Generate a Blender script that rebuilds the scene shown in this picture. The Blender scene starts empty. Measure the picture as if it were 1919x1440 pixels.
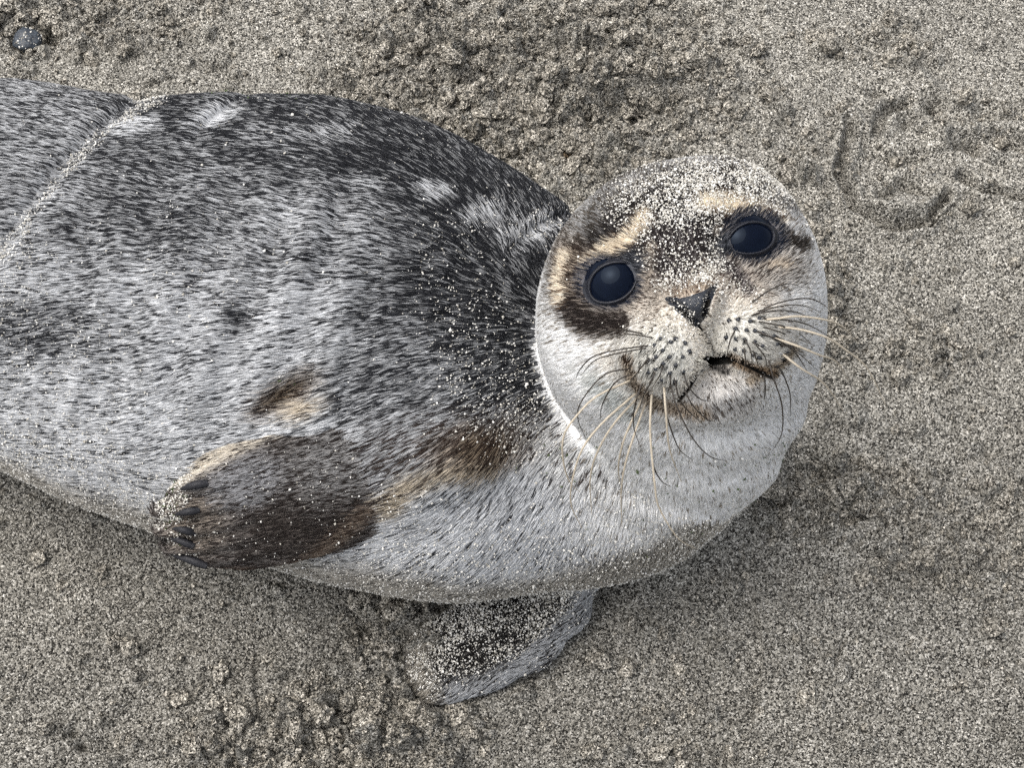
import bpy, bmesh, math, time
import numpy as np
from mathutils import Vector

T00 = time.time()
scene = bpy.context.scene
rng = np.random.default_rng(11)
f32 = np.float32

# ------------------------------------------------------------------ camera
PITCH = math.radians(60.0)          # looking down
DIST = 1.0
TGT = np.array([0.0, 0.0, 0.08])
RIGHT = np.array([1.0, 0.0, 0.0])
UP = np.array([0.0, math.sin(PITCH), math.cos(PITCH)])
BACK = np.array([0.0, -math.cos(PITCH), math.sin(PITCH)])
CAM = TGT + DIST * BACK
TANH = 0.30
cam_data = bpy.data.cameras.new("camera")
cam = bpy.data.objects.new("camera", cam_data)
scene.collection.objects.link(cam)
cam.location = CAM
cam.rotation_euler = (math.pi / 2 - PITCH, 0, 0)
cam_data.angle = 2 * math.atan(TANH)
cam_data.clip_start = 0.01
cam_data.clip_end = 2000
scene.camera = cam

# ------------------------------------------------------------------ sky, sun, exposure
SUN_EL, SUN_AZ = math.radians(66), math.radians(-85)      # azimuth measured from +Y towards +X
world = bpy.data.worlds.new("World"); scene.world = world
world.use_nodes = True
wn = world.node_tree; wn.nodes.clear()
sky = wn.nodes.new("ShaderNodeTexSky"); sky.sky_type = 'NISHITA'; sky.sun_disc = False
sky.sun_elevation = SUN_EL; sky.sun_rotation = SUN_AZ
sky.air_density = 1.0; sky.dust_density = 4.0; sky.ozone_density = 1.0
hs = wn.nodes.new("ShaderNodeHueSaturation"); hs.inputs["Saturation"].default_value = 0.30
bg = wn.nodes.new("ShaderNodeBackground"); bg.inputs["Strength"].default_value = 0.15
wo = wn.nodes.new("ShaderNodeOutputWorld")
wn.links.new(sky.outputs[0], hs.inputs["Color"]); wn.links.new(hs.outputs[0], bg.inputs["Color"])
wn.links.new(bg.outputs[0], wo.inputs["Surface"])
sun_d = bpy.data.lights.new("sun", 'SUN'); sun_d.energy = 1.0; sun_d.angle = math.radians(55)
sun_d.color = (1.0, 0.96, 0.90)
sun = bpy.data.objects.new("sun", sun_d); scene.collection.objects.link(sun)
sdir = Vector((math.sin(SUN_AZ) * math.cos(SUN_EL), math.cos(SUN_AZ) * math.cos(SUN_EL), math.sin(SUN_EL)))
sun.rotation_euler = sdir.to_track_quat('Z', 'Y').to_euler()
vs = scene.view_settings
vs.view_transform = 'Standard'; vs.look = 'None'; vs.exposure = 0.80; vs.gamma = 1.0
vs.use_curve_mapping = False
scene.cycles.max_bounces = 5; scene.cycles.diffuse_bounces = 3; scene.cycles.transmission_bounces = 4; scene.cycles.glossy_bounces = 2
scene.cycles.use_denoising = False; scene.cycles.adaptive_threshold = 0.03; scene.cycles.adaptive_min_samples = 16
scene.cycles_curves.shape = 'RIBBONS'
scene.cycles_curves.subdivisions = 2

# ------------------------------------------------------------------ geometry of the view (photo pixels <-> metres)
def P(px, py, t):
    """point seen at photo pixel (px,py), t metres in front of the plane through TGT"""
    nx = (np.asarray(px, float) - 959.5) / 959.5 * TANH
    ny = (720.0 - np.asarray(py, float)) / 959.5 * TANH
    d = DIST - np.asarray(t, float)
    return CAM + (-BACK + nx[..., None] * RIGHT + ny[..., None] * UP) * d[..., None]
def Pz(px, py, z):
    nx = (np.asarray(px, float) - 959.5) / 959.5 * TANH
    ny = (720.0 - np.asarray(py, float)) / 959.5 * TANH
    r = -BACK + nx[..., None] * RIGHT + ny[..., None] * UP
    d = (np.asarray(z, float) - CAM[2]) / r[..., 2]
    return CAM + r * d[..., None]
def ps(t): return (DIST - t) * 2 * TANH / 1919.0        # metres per photo pixel
def to_px(p):
    q = p - CAM.astype(p.dtype)
    d = -(q @ BACK.astype(p.dtype))
    return (959.5 + 959.5 / TANH * (q @ RIGHT.astype(p.dtype)) / d,
            720.0 - 959.5 / TANH * (q @ UP.astype(p.dtype)) / d)

# ------------------------------------------------------------------ noise
def _hash(ix, iy, iz):
    h = (ix.astype(np.uint32) * np.uint32(374761393) + iy.astype(np.uint32) * np.uint32(668265263)
         + iz.astype(np.uint32) * np.uint32(2147483647 - 58))
    h = (h ^ (h >> np.uint32(13))) * np.uint32(1274126177)
    h = h ^ (h >> np.uint32(16))
    return (h & np.uint32(0xffffff)).astype(f32) / f32(0xffffff)
def vnoise(p, freq, seed=0):
    q = np.asarray(p, dtype=f32) * f32(freq) + f32(1000.0 + 17.3 * seed)
    i = np.floor(q).astype(np.int64); f = q - i
    f = f * f * (3 - 2 * f)
    out = 0
    nd = q.shape[-1]
    ix, iy = i[..., 0], i[..., 1]
    iz = i[..., 2] if nd == 3 else np.full_like(ix, 7 + seed)
    fx, fy = f[..., 0], f[..., 1]
    for a in (0, 1):
        wx = fx if a else 1 - fx
        for b in (0, 1):
            wy = fy if b else 1 - fy
            if nd == 3:
                fz = f[..., 2]
                out = out + wx * wy * ((1 - fz) * _hash(ix + a, iy + b, iz) + fz * _hash(ix + a, iy + b, iz + 1))
            else:
                out = out + wx * wy * _hash(ix + a, iy + b, iz)
    return out * 2 - 1
def fbm(p, freq, octv=4, seed=0):
    s, a = 0, 1.0
    for o in range(octv):
        s = s + a * vnoise(p, freq * 2 ** o, seed + o * 3); a *= 0.5
    return s
def sstep(a, b, x):
    t = np.clip((x - a) / (b - a), 0, 1)
    return t * t * (3 - 2 * t)
def polydist(px, py, pts):
    """distance in the plane to a polyline"""
    best = None
    for (x0, y0), (x1, y1) in zip(pts[:-1], pts[1:]):
        dx, dy = x1 - x0, y1 - y0
        h = np.clip(((px - x0) * dx + (py - y0) * dy) / (dx * dx + dy * dy), 0, 1)
        d = np.hypot(px - x0 - h * dx, py - y0 - h * dy)
        best = d if best is None else np.minimum(best, d)
    return best

# ------------------------------------------------------------------ implicit shape of the seal
def smin(a, b, k):
    h = np.clip(0.5 + 0.5 * (b - a) / k, 0, 1)
    return b + (a - b) * h - k * h * (1 - h)
def smax(a, b, k): return -smin(-a, -b, k)
def ell(p, c, r, M=None):
    q = p - np.asarray(c, dtype=p.dtype)
    if M is not None: q = q @ np.asarray(M, dtype=p.dtype)
    r = np.asarray(r, dtype=p.dtype)
    k0 = np.sqrt(((q / r) ** 2).sum(-1)); k1 = np.sqrt(((q / r ** 2) ** 2).sum(-1)) + f32(1e-9)
    return k0 * (k0 - 1) / k1
def cap(p, a, b, ra, rb, zs=1.0):
    a = np.asarray(a, dtype=p.dtype); b = np.asarray(b, dtype=p.dtype)
    s = np.array([1, 1, zs], dtype=p.dtype)
    pa, ba = (p - a) * s, (b - a) * s
    h = np.clip((pa @ ba) / (ba @ ba), 0, 1)
    return np.sqrt(((pa - h[..., None] * ba) ** 2).sum(-1)) - (ra + (rb - ra) * h)

TILT = math.radians(17.8)
HRX = math.cos(TILT) * RIGHT + math.sin(TILT) * UP
HUP = -math.sin(TILT) * RIGHT + math.cos(TILT) * UP
HM = np.stack([HRX, HUP, BACK], axis=1)                 # local -> columns: right, up, forward of the head
T0 = 0.135
PH = ps(T0)

# --- trunk: stations (photo x of the axis, upper and lower outline)
ST = np.array([(-1150, 470, 640), (-900, 395, 705), (-600, 285, 775), (-300, 165, 830), (0, 118, 885), (120, 140, 938),
               (250, 163, 985), (400, 160, 1033), (600, 162, 1085), (750, 198, 1110), (870, 250, 1122),
               (970, 311, 1112), (1080, 383, 1094), (1180, 470, 1064), (1260, 530, 1035), (1330, 600, 992), (1400, 740, 905)], float)
_dx = np.linspace(-1150, 1400, 500)
_up = np.interp(_dx, ST[:, 0], ST[:, 1]); _lo = np.interp(_dx, ST[:, 0], ST[:, 2])
def _gs(a, n=16):
    k = np.exp(-np.linspace(-2, 2, 2 * n + 1) ** 2); k /= k.sum()
    return np.convolve(np.pad(a, n, mode='reflect', reflect_type='odd'), k, 'valid')
_up, _lo = _gs(_up), _gs(_lo)
_half = (_lo - _up) / 2 * ps(0.03)
BA = _half / 0.953
BB = BA * 0.82
CZ = np.maximum(BB - 0.018, 0.012)
_c = Pz(_dx, (_up + _lo) / 2, CZ)
BX, BYC = _c[:, 0], _c[:, 1]

def _E(p, px, py, t, ru, rv, rw): return ell(p, P(px, py, t), np.array([ru, rv, rw]) * PH, HM)
CHEST = (1205, 872, .038, 205, 172, 225)
def body_sdf(p):
    x = p[..., 0]
    cy = np.interp(x, BX, BYC).astype(p.dtype); cz = np.interp(x, BX, CZ).astype(p.dtype)
    a = np.interp(x, BX, BA).astype(p.dtype); b = np.interp(x, BX, BB).astype(p.dtype)
    ex = np.maximum(x - BX[-1], 0) / f32(0.018) + np.maximum(BX[0] - x, 0) / f32(0.03)
    q = np.sqrt(((p[..., 1] - cy) / a) ** 2 + ((p[..., 2] - cz) / b) ** 2 + ex ** 2)
    return smin((q - 1) * b, _E(p, *CHEST), f32(.05))
def body_folds(p, d):
    px, py = to_px(p)
    up = sstep(-0.02, 0.06, p[..., 2])
    w = sstep(60, 160, px) * (1 - sstep(620, 760, px)) * sstep(280, 420, py) * (1 - sstep(700, 850, py))
    n = vnoise(p, 14, 3)
    d = d + up * w * f32(0.0020) * np.sin((px + 0.30 * (py - 500) + 26 * n) * f32(2 * math.pi / 118))
    d = d + up * f32(0.0042) * np.exp(-(polydist(px, py, [(470, 178), (440, 196), (395, 235), (345, 290), (310, 350)]) / 17) ** 2) * (1 - sstep(230, 340, py)) * sstep(160, 215, py)
    d = d + up * f32(0.0040) * np.exp(-(polydist(px, py, [(285, 172), (240, 205), (180, 255), (90, 345), (20, 450), (-40, 560)]) / 18) ** 2) * sstep(150, 215, py)
    d = d + up * f32(0.0016) * vnoise(p, 26, 8) * sstep(-100, 100, px)
    rw = np.hypot((px - 1335) * 0.92, (py - 610)); ww = sstep(1080, 1180, px) * sstep(690, 780, py) * (1 - sstep(960, 1060, py))
    d = d + f32(.0010) * ww * np.sin(rw * f32(2 * math.pi / 66) + 1.5 * vnoise(p, 18, 4))
    # soft roll of neck skin in front of the head and hollows round the shoulder
    d = d + up * f32(0.0035) * np.exp(-(polydist(px, py, [(1075, 400), (1000, 430), (960, 470)]) / 12) ** 2)
    d = d + up * f32(0.004) * np.exp(-(polydist(px, py, [(905, 430), (860, 520), (840, 600)]) / 22) ** 2) * 0.6
    return d

# head: ellipsoids given by photo position, depth and radii in photo pixels
HEAD = [  # px, py, t, ru, rv, rw, k
    (1276, 556, T0, 247, 250, 250, 0),
    (1250, 610, T0 - .014, 236, 222, 232, .022),
    (1384, 498, T0 - .012, 118, 186, 196, .024),
    (1300, 712, T0 - .030, 194, 192, 190, .040),      # throat
    (1325, 785, .066, 146, 150, 180, .034),
    (1322, 640, .168, 168, 124, 150, .020),           # muzzle base
    (1288, 520, .176, 76, 120, 120, .022),            # bridge of the nose
    (1352, 730, .182, 92, 56, 108, .009),            # chin
    (1112, 640, .160, 75, 110, 70, .022),             # cheek
]
PADS = [(1244, 658, .198, 84, 84, 126), (1402, 624, .196, 86, 80, 120)]
NOSE = (1296, 572, .208, 56, 46, 96)
def head_base(p):
    d = None
    for (px, py, t, ru, rv, rw, k) in HEAD:
        e = _E(p, px, py, t, ru, rv, rw)
        d = e if d is None else smin(d, e, f32(k))
    pads = smin(_E(p, *PADS[0]), _E(p, *PADS[1]), f32(.004))
    d = smin(d, pads, f32(.006))
    d = smin(d, _E(p, *NOSE), f32(.009))
    return d
def ray_t(fn, px, py, t0=0.32, t1=-0.12, n=881):
    ts = np.linspace(t0, t1, n)
    pts = P(np.full(n, float(px)), np.full(n, float(py)), ts)
    v = fn(pts)
    i = np.argmax(v < 0)
    if v[i] >= 0: return None
    if i == 0: return ts[0]
    return ts[i - 1] + (ts[i] - ts[i - 1]) * v[i - 1] / (v[i - 1] - v[i])

# eyes
EYES = []
for (px, py, ox, oy, rot, rad) in ((1148, 530, 42, 34, 24, .0190), (1409, 447, 40, 28, 14, .0185)):
    t = ray_t(head_base, px, py) - 0.0035
    c = P(px, py, t)
    EYES.append(dict(px=px, py=py, t=t, c=c, ox=ox * PH, oy=oy * PH, rot=math.radians(rot), rad=rad))
for e in EYES:
    nrm = e['c'] - P(1277, 560, T0); nrm /= np.linalg.norm(nrm)
    f = BACK * 0.80 + nrm * 0.42; f /= np.linalg.norm(f)
    a = math.cos(e['rot']) * RIGHT + math.sin(e['rot']) * UP
    a -= f * (a @ f); a /= np.linalg.norm(a)
    b = np.cross(f, a)
    e['M'] = np.stack([a, b, f], axis=1)
    zc = math.sqrt(e['rad'] ** 2 - (0.5 * (e['ox'] + e['oy'])) ** 2)
    e['ball'] = e['c'] - f * zc
def eye_shape(p, d):
    for e in EYES:
        q = (p - e['c'].astype(p.dtype)) @ e['M'].astype(p.dtype)
        # hollow of the socket
        d = smax(d, -(np.sqrt((q[..., 0] / 1.15) ** 2 + q[..., 1] ** 2 + (q[..., 2] - .021) ** 2) - f32(.0235)), f32(.006))
        continue
        rr = np.sqrt((q[..., 0] / e['ox']) ** 2 + (q[..., 1] / e['oy']) ** 2)
        rad = (rr - 1.10) * 0.5 * (e['ox'] + e['oy'])
        ring = np.sqrt(rad ** 2 + (q[..., 2] + .0006) ** 2) - f32(.0021)
        d = smin(d, ring, f32(.003))
    return d
MOUTH_L = [(1338, 670), (1318, 684), (1302, 706), (1288, 730), (1272, 750)]
MOUTH_R = [(1338, 670), (1365, 667), (1392, 680), (1422, 696), (1448, 708)]
PHIL = [(1305, 602), (1318, 628), (1330, 650), (1338, 668)]
NOST_L = [(1254, 566), (1272, 574), (1288, 588), (1299, 604)]
NOST_R = [(1338, 541), (1330, 556), (1324, 574), (1322, 590)]
# grooves pressed into the skin: polyline, half width (px), depth (m), taper towards the end
GROOVES = [(MOUTH_L, 5.5, .0050, .6), (MOUTH_R, 5.0, .0046, .7), ([(1316, 682), (1340, 674), (1366, 674)], 8.5, .0080, .3),
           (PHIL, 5.0, .0034, 0), (NOST_L, 6.0, .0072, -1.2), (NOST_R, 5.5, .0072, -1.2)]
def groove_depth(px, py):
    out = np.zeros(px.shape, dtype=f32)
    for pts, w, dep, tap in GROOVES:
        d = polydist(px, py, pts)
        if tap:
            L = np.cumsum([0] + [math.hypot(b[0] - a[0], b[1] - a[1]) for a, b in zip(pts[:-1], pts[1:])])
            far = np.hypot(px - pts[0][0], py - pts[0][1]) / L[-1]
            k = 1 - tap * np.clip(far, 0, 1) if tap > 0 else np.clip(.35 + far, 0, 1)
        else: k = 1
        out = np.maximum(out, k * dep * np.exp(-(d / w) ** 2))
    return out
def head_sdf(p):
    d = head_base(p)
    d = eye_shape(p, d)
    px, py = to_px(p)
    # soft rolls of the throat and brow
    r = np.hypot((px - 1335) * 0.92, (py - 610))
    w = sstep(690, 780, py) * (1 - sstep(960, 1060, py))
    d = d + f32(.0009) * w * np.sin(r * f32(2 * math.pi / 66) + 1.5 * vnoise(p, 18, 4))
    d = d + f32(.0004) * vnoise(p, 90, 5)
    return d

# fore flipper lying on the flank
_ft = lambda x, y: ray_t(body_sdf, x, y)
FS = P(830, 850, _ft(830, 850) - .010); FE = P(332, 978, _ft(360, 905) + .004)
F_ax = FE - FS; F_len = np.linalg.norm(F_ax); F_ax = F_ax / F_len
_nm = np.cross(F_ax, np.array([0, 1.0, 0.0])); F_n = BACK * 0.93 + np.array([0, -0.37, 0.0]); F_n -= F_ax * (F_n @ F_ax); F_n /= np.linalg.norm(F_n)
F_b = np.cross(F_n, F_ax)
FQ = np.array([0, .12, .25, .38, .52, .66, .80, .92, 1.0])
FW = np.array([52, 80, 106, 124, 130, 124, 112, 94, 72]) * ps(.14)
FT = np.array([.018, .019, .019, .018, .017, .0155, .0135, .0115, .0095])
FO = np.array([0, 0, 2, 0, -6, -12, -16, -14, -10]) * ps(.14)
def flip_sdf(p):
    q = p - FS.astype(p.dtype)
    u = q @ F_ax.astype(p.dtype); v = q @ F_b.astype(p.dtype); n = q @ F_n.astype(p.dtype)
    s = np.clip(u / F_len, 0, 1)
    w = np.interp(s, FQ, FW).astype(p.dtype); th = np.interp(s, FQ, FT).astype(p.dtype); o = np.interp(s, FQ, FO).astype(p.dtype)
    v = v + o
    dig = sstep(.55, .95, s) * f32(.0022) * np.cos(v / f32(.0106) * f32(math.pi * 2) + .6)
    ex = np.maximum(u - F_len + f32(.0035) * (1 - np.cos(v / f32(.0106) * f32(math.pi * 2) + .6)), 0) / f32(.012) + np.maximum(-u, 0) / f32(.02)
    k = np.sqrt((v / w) ** 2 + (n / (th + dig)) ** 2 + ex ** 2)
    return (k - 1) * th
# other fore flipper, flat on the sand under the chest
F2 = [((1085, 1060), .030, 40), ((1050, 1140), .010, 50), ((978, 1186), .006, 72), ((895, 1212), .005, 84), ((842, 1240), .004, 76), ((818, 1292), .003, 22)]
F2P = [(Pz(c[0], c[1], z), w * ps(-.03)) for c, z, w in F2]
def flip2_sdf(p):
    d = None
    for (a, wa), (b, wb) in zip(F2P[:-1], F2P[1:]):
        e = cap(p, a, b, f32(wa), f32(wb), 3.6)
        d = e if d is None else smin(d, e, f32(.006))
    return d * f32(0.36)
# tail end, outside the picture
TAILS = [(np.array([BX[0] + .03, BYC[0] + .02, .03]), np.array([BX[0] - .16, BYC[0] + .10, .018])),
         (np.array([BX[0] + .03, BYC[0] - .02, .03]), np.array([BX[0] - .17, BYC[0] - .09, .018]))]
HC = P(1290, 680, .12); FC = FS + F_ax * F_len * .55; F2C = Pz(950, 1190, .01)
def _near(p, c, r, fn):
    dist = np.sqrt(((p - c.astype(p.dtype)) ** 2).sum(-1))
    out = (dist - f32(r - .055)).astype(p.dtype)
    m = dist < r
    if m.any(): out[m] = fn(p[m])
    return out
def parts(p):
    db = body_folds(p, body_sdf(p))
    return db, _near(p, HC, .19, head_sdf), _near(p, FC, .17, flip_sdf), _near(p, F2C, .15, flip2_sdf)
AP = P(548, 738, _ft(548, 738)); AP2 = P(1120, 805, _ft(1120, 805) if _ft(1120, 805) else .1)
AP_M = np.stack([math.cos(.6) * RIGHT + math.sin(.6) * UP, -math.sin(.6) * RIGHT + math.cos(.6) * UP, BACK], axis=1)
def combine(p, pt):
    db, dh, d1, d2 = pt
    for a, b in TAILS: db = smin(db, cap(p, a, b, f32(.035), f32(.06), 2.5) * f32(.5), f32(.05))
    u = ((p - FS.astype(p.dtype)) @ F_ax.astype(p.dtype)) / F_len
    k1 = (.026 + (.003 - .026) * sstep(.02, .34, u)).astype(p.dtype)
    d = smin(db, d1, k1)
    d = smax(d, -ell(p, AP, np.array([58, 22, 40]) * PH, AP_M), f32(.010))
    _x, _y = to_px(p)
    k = (.011 + .022 * sstep(1150, 1330, _x) * sstep(740, 880, _y) + .012 * sstep(780, 860, _y)).astype(p.dtype)
    d = smin(d, dh, k)
    d = smin(d, d2, f32(.008))
    d = smax(d, -(p[..., 2] + f32(.020)), f32(.01))
    return d
def sdf(p): return combine(p, parts(p))
def grad(p, h=4e-4):
    g = np.zeros_like(p)
    for k in ((1, -1, -1), (-1, -1, 1), (-1, 1, -1), (1, 1, 1)):
        k = np.array(k, dtype=p.dtype)
        g += k * sdf(p + k * f32(h))[:, None]
    return g / f32(4 * h)

# ------------------------------------------------------------------ surface nets
def surface_nets(lo, hi, h):
    n = [int(math.ceil((b - a) / h)) + 1 for a, b in zip(lo, hi)]
    ax = [lo[i] + h * np.arange(n[i], dtype=f32) for i in range(3)]
    V = np.empty(n, dtype=f32)
    for i0 in range(0, n[0], 24):
        X = np.stack(np.meshgrid(ax[0][i0:i0 + 24], ax[1], ax[2], indexing='ij'), -1).astype(f32)
        sh = X.shape[:3]
        V[i0:i0 + 24] = sdf(X.reshape(-1, 3)).reshape(sh)
    S = V < 0
    c = [n[i] - 1 for i in range(3)]
    acc = np.zeros(c + [3], dtype=f32); cnt = np.zeros(c, dtype=f32)
    I = np.stack(np.meshgrid(*[np.arange(k) for k in c], indexing='ij'), -1).astype(f32)
    for axis in range(3):
        o1, o2 = [k for k in range(3) if k != axis]
        for a in (0, 1):
            for b in (0, 1):
                off = [0, 0, 0]; off[o1] = a; off[o2] = b
                off2 = list(off); off2[axis] = 1
                s0 = tuple(slice(off[k], off[k] + c[k]) for k in range(3)); s1 = tuple(slice(off2[k], off2[k] + c[k]) for k in range(3))
                m = S[s0] != S[s1]
                v0, v1 = V[s0][m], V[s1][m]
                pt = np.tile(np.array(off, dtype=f32), (len(v0), 1)); pt[:, axis] += v0 / (v0 - v1)
                acc[m] += pt; cnt[m] += 1
    act = cnt > 0
    idx = np.full(c, -1, dtype=np.int64); idx[act] = np.arange(act.sum())
    verts = (I[act] + acc[act] / cnt[act][:, None]) * h + np.array(lo, dtype=f32)
    faces = []
    for axis in range(3):
        o1, o2 = (axis + 1) % 3, (axis + 2) % 3
        s0 = [slice(1, c[k]) for k in range(3)]; s1 = [slice(1, c[k]) for k in range(3)]
        s0[axis] = slice(0, c[axis]); s1[axis] = slice(1, c[axis] + 1)
        A, B = S[tuple(s0)], S[tuple(s1)]
        m = np.argwhere(A != B)
        inside = A[tuple(m.T)]
        g = m + 1; g[:, axis] -= 1
        def cell(d1, d2):
            q = g.copy(); q[:, o1] -= d1; q[:, o2] -= d2
            return idx[q[:, 0], q[:, 1], q[:, 2]]
        quad = np.stack([cell(1, 1), cell(0, 1), cell(0, 0), cell(1, 0)], 1)
        quad[~inside] = quad[~inside][:, ::-1]
        faces.append(quad)
    return verts, np.concatenate(faces)

lo = (BX[0] - .26, -.30, -.025); hi = (.28, .26, .345)
verts, quads = surface_nets(lo, hi, 0.0065)
print("nets", len(verts), time.time() - T00)
me = bpy.data.meshes.new("body")
me.from_pydata(verts.tolist(), [], quads.tolist())
bm = bmesh.new(); bm.from_mesh(me)
def project(co, n=2):
    for _ in range(n):
        d = sdf(co); g = grad(co)
        co = co - g * (np.clip(d, -.004, .004) / np.maximum((g * g).sum(1), .3))[:, None]
    return co
def refine(sel):
    co = np.array([v.co for v in bm.verts], dtype=f32)
    m = sel(co)
    es = [e for e in bm.edges if m[e.verts[0].index] and m[e.verts[1].index]]
    bmesh.ops.subdivide_edges(bm, edges=es, cuts=1, use_grid_fill=True)
    bm.verts.index_update()
    co = np.array([v.co for v in bm.verts], dtype=f32)
    m = sel(co)
    co[m] = project(co[m], 2)
    for i, v in enumerate(bm.verts):
        if m[i]: v.co = co[i]
def sel_vis(co):
    px, py = to_px(co); return (px > -160) & (px < 2000) & (co[:, 2] > -.004)
def sel_head(co):
    px, py = to_px(co)
    a = (px > 985) & (px < 1570) & (py > 280) & (py < 930) & (co[:, 2] > .10) & (head_base(co) < .012)
    b = (px > 270) & (px < 720) & (py > 700) & (py < 1100) & (flip_sdf(co) < .010)
    c = (flip2_sdf(co) < .01) & (co[:, 2] > -.005)
    return a | b | c
def sel_face(co):
    px, py = to_px(co); return (px > 1085) & (px < 1510) & (py > 395) & (py < 790) & (co[:, 2] > .17)
def sel_fine(co):
    px, py = to_px(co)
    m = (px > 1085) & (px < 1510) & (py > 395) & (py < 790) & (co[:, 2] > .17)
    k = np.zeros(len(co), dtype=bool)
    g = polydist(px, py, MOUTH_L) < 16
    for pts in (MOUTH_R, PHIL, NOST_L, NOST_R): g |= polydist(px, py, pts) < 15
    for e in EYES: g |= np.hypot((px - e['px']) / 1.15, py - e['py']) < 62
    return m & g
refine(sel_vis); refine(sel_head); refine(sel_face); refine(sel_fine)
bmesh.ops.triangulate(bm, faces=bm.faces[:])
bm.to_mesh(me); bm.free()
nv = len(me.vertices)
co = np.empty(nv * 3, dtype=f32); me.vertices.foreach_get("co", co); co = co.reshape(-1, 3)
me.polygons.foreach_set("use_smooth", np.ones(len(me.polygons), dtype=bool))
tri = np.empty(len(me.polygons) * 3, dtype=np.int32); me.loops.foreach_get("vertex_index", tri); tri = tri.reshape(-1, 3)
nrm = grad(co); nrm /= np.linalg.norm(nrm, axis=1)[:, None] + 1e-9
vpx, vpy = to_px(co)
_f = (vpx > 1220) & (vpx < 1500) & (vpy > 520) & (vpy < 780) & (co[:, 2] > .15)
co[_f] -= (.35 * nrm[_f] + .75 * BACK) * groove_depth(vpx[_f], vpy[_f])[:, None]
me.vertices.foreach_set("co", co.ravel())
me.update()
print("mesh", nv, len(tri), time.time() - T00)

# ------------------------------------------------------------------ node helpers
def new_mat(name):
    m = bpy.data.materials.new(name); m.use_nodes = True
    nt = m.node_tree
    return m, nt, nt.nodes["Principled BSDF"]
def node(nt, t, **kw):
    n = nt.nodes.new(t)
    for k, v in kw.items():
        if k in n.inputs: n.inputs[k].default_value = v
        else: setattr(n, k, v)
    return n
def simple_mat(name, col, rough=0.6, spec=0.3, var=0.25, scale=400.0, bump=0.0):
    m, nt, b = new_mat(name)
    tc = node(nt, "ShaderNodeTexCoord"); nz = node(nt, "ShaderNodeTexNoise", Scale=scale, Detail=4.0)
    mx = node(nt, "ShaderNodeMix", data_type='RGBA')
    mx.inputs[6].default_value = (*[c * (1 - var) for c in col], 1); mx.inputs[7].default_value = (*[min(c * (1 + var), 1) for c in col], 1)
    nt.links.new(tc.outputs["Object"], nz.inputs["Vector"]); nt.links.new(nz.outputs["Fac"], mx.inputs[0])
    nt.links.new(mx.outputs[2], b.inputs["Base Color"])
    b.inputs["Roughness"].default_value = rough; b.inputs["Specular IOR Level"].default_value = spec
    if bump:
        bp = node(nt, "ShaderNodeBump", Strength=bump, Distance=0.0006)
        nt.links.new(nz.outputs["Fac"], bp.inputs["Height"]); nt.links.new(bp.outputs[0], b.inputs["Normal"])
    return m
def mesh_obj(name, v, f, mat, parent=None, smooth=False):
    me = bpy.data.meshes.new(name)
    v = np.asarray(v, dtype=f32); f = np.asarray(f, dtype=np.int32)
    k = f.shape[1]
    me.vertices.add(len(v)); me.vertices.foreach_set("co", v.ravel())
    me.loops.add(f.size); me.loops.foreach_set("vertex_index", f.ravel())
    me.polygons.add(len(f)); me.polygons.foreach_set("loop_start", np.arange(0, f.size, k, dtype=np.int32))
    me.polygons.foreach_set("use_smooth", np.full(len(f), smooth))
    me.update(calc_edges=True); me.validate()
    me.materials.append(mat)
    o = bpy.data.objects.new(name, me); scene.collection.objects.link(o)
    if parent: o.parent = parent
    return o
def tag(o, label=None, cat=None, group=None, kind=None):
    if label: o["label"] = label
    if cat: o["category"] = cat
    if group: o["group"] = group
    if kind: o["kind"] = kind
    return o
_cz = np.array([0.0, 0, 0])

# ------------------------------------------------------------------ coat: colours of skin and hair, in metres on the animal
PALE, WHITE = np.array([.78, .79, .80]), np.array([.92, .92, .905])
DARK, BROWN = np.array([.022, .023, .027]), np.array([.050, .034, .026])
CREAM, TAN, SANDC = np.array([.64, .56, .44]), np.array([.40, .31, .22]), np.array([.42, .385, .325])
BLUE = np.array([.012, .016, .026])
def blob(px, py, cx, cy, rx, ry, rot=0, soft=.45, nz=0):
    a = math.radians(rot); dx, dy = px - cx, -(py - cy)
    u = (dx * math.cos(a) + dy * math.sin(a)) / rx; v = (-dx * math.sin(a) + dy * math.cos(a)) / ry
    r = np.hypot(u, v) + nz
    return 1 - sstep(1 - soft, 1 + soft, r)
def stripe(px, py, pts, w, nz=0):
    return 1 - sstep(.35, 1.6, polydist(px, py, pts) / w + nz)
HEAD_BLOBS = [  # cx, cy, rx, ry, rot, m, light, dark
    (1262, 430, 236, 128, 20, .80, (.13, .122, .118), (.020, .017, .017)),
    (1085, 520, 42, 78, 15, .62, (.34, .28, .22), (.040, .028, .022)),
    (1440, 500, 70, 62, 10, .34, (.52, .48, .43), (.07, .055, .045)),
    (1385, 540, 62, 40, -25, .30, (.55, .49, .42), (.09, .06, .05)),
    (1230, 560, 60, 50, -30, .42, (.45, .39, .32), (.06, .042, .035)),
    (1180, 560, 60, 46, 0, .40, (.38, .33, .28), (.06, .045, .04)),
    (1325, 650, 168, 108, 12, .10, (.76, .71, .63), (.12, .085, .06)),
    (1352, 742, 70, 36, 15, .22, (.72, .70, .67), (.12, .10, .085)),
    (1240, 668, 66, 58, 0, .08, (.68, .665, .61), (.05, .05, .045)),
    (1398, 630, 74, 52, 0, .08, (.68, .66, .605), (.05, .05, .045)),
    (1300, 530, 46, 46, 18, .34, (.50, .42, .33), (.08, .05, .04)),
    (1268, 472, 58, 60, 18, .84, (.20, .18, .175), (.03, .024, .024)),
]
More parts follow.
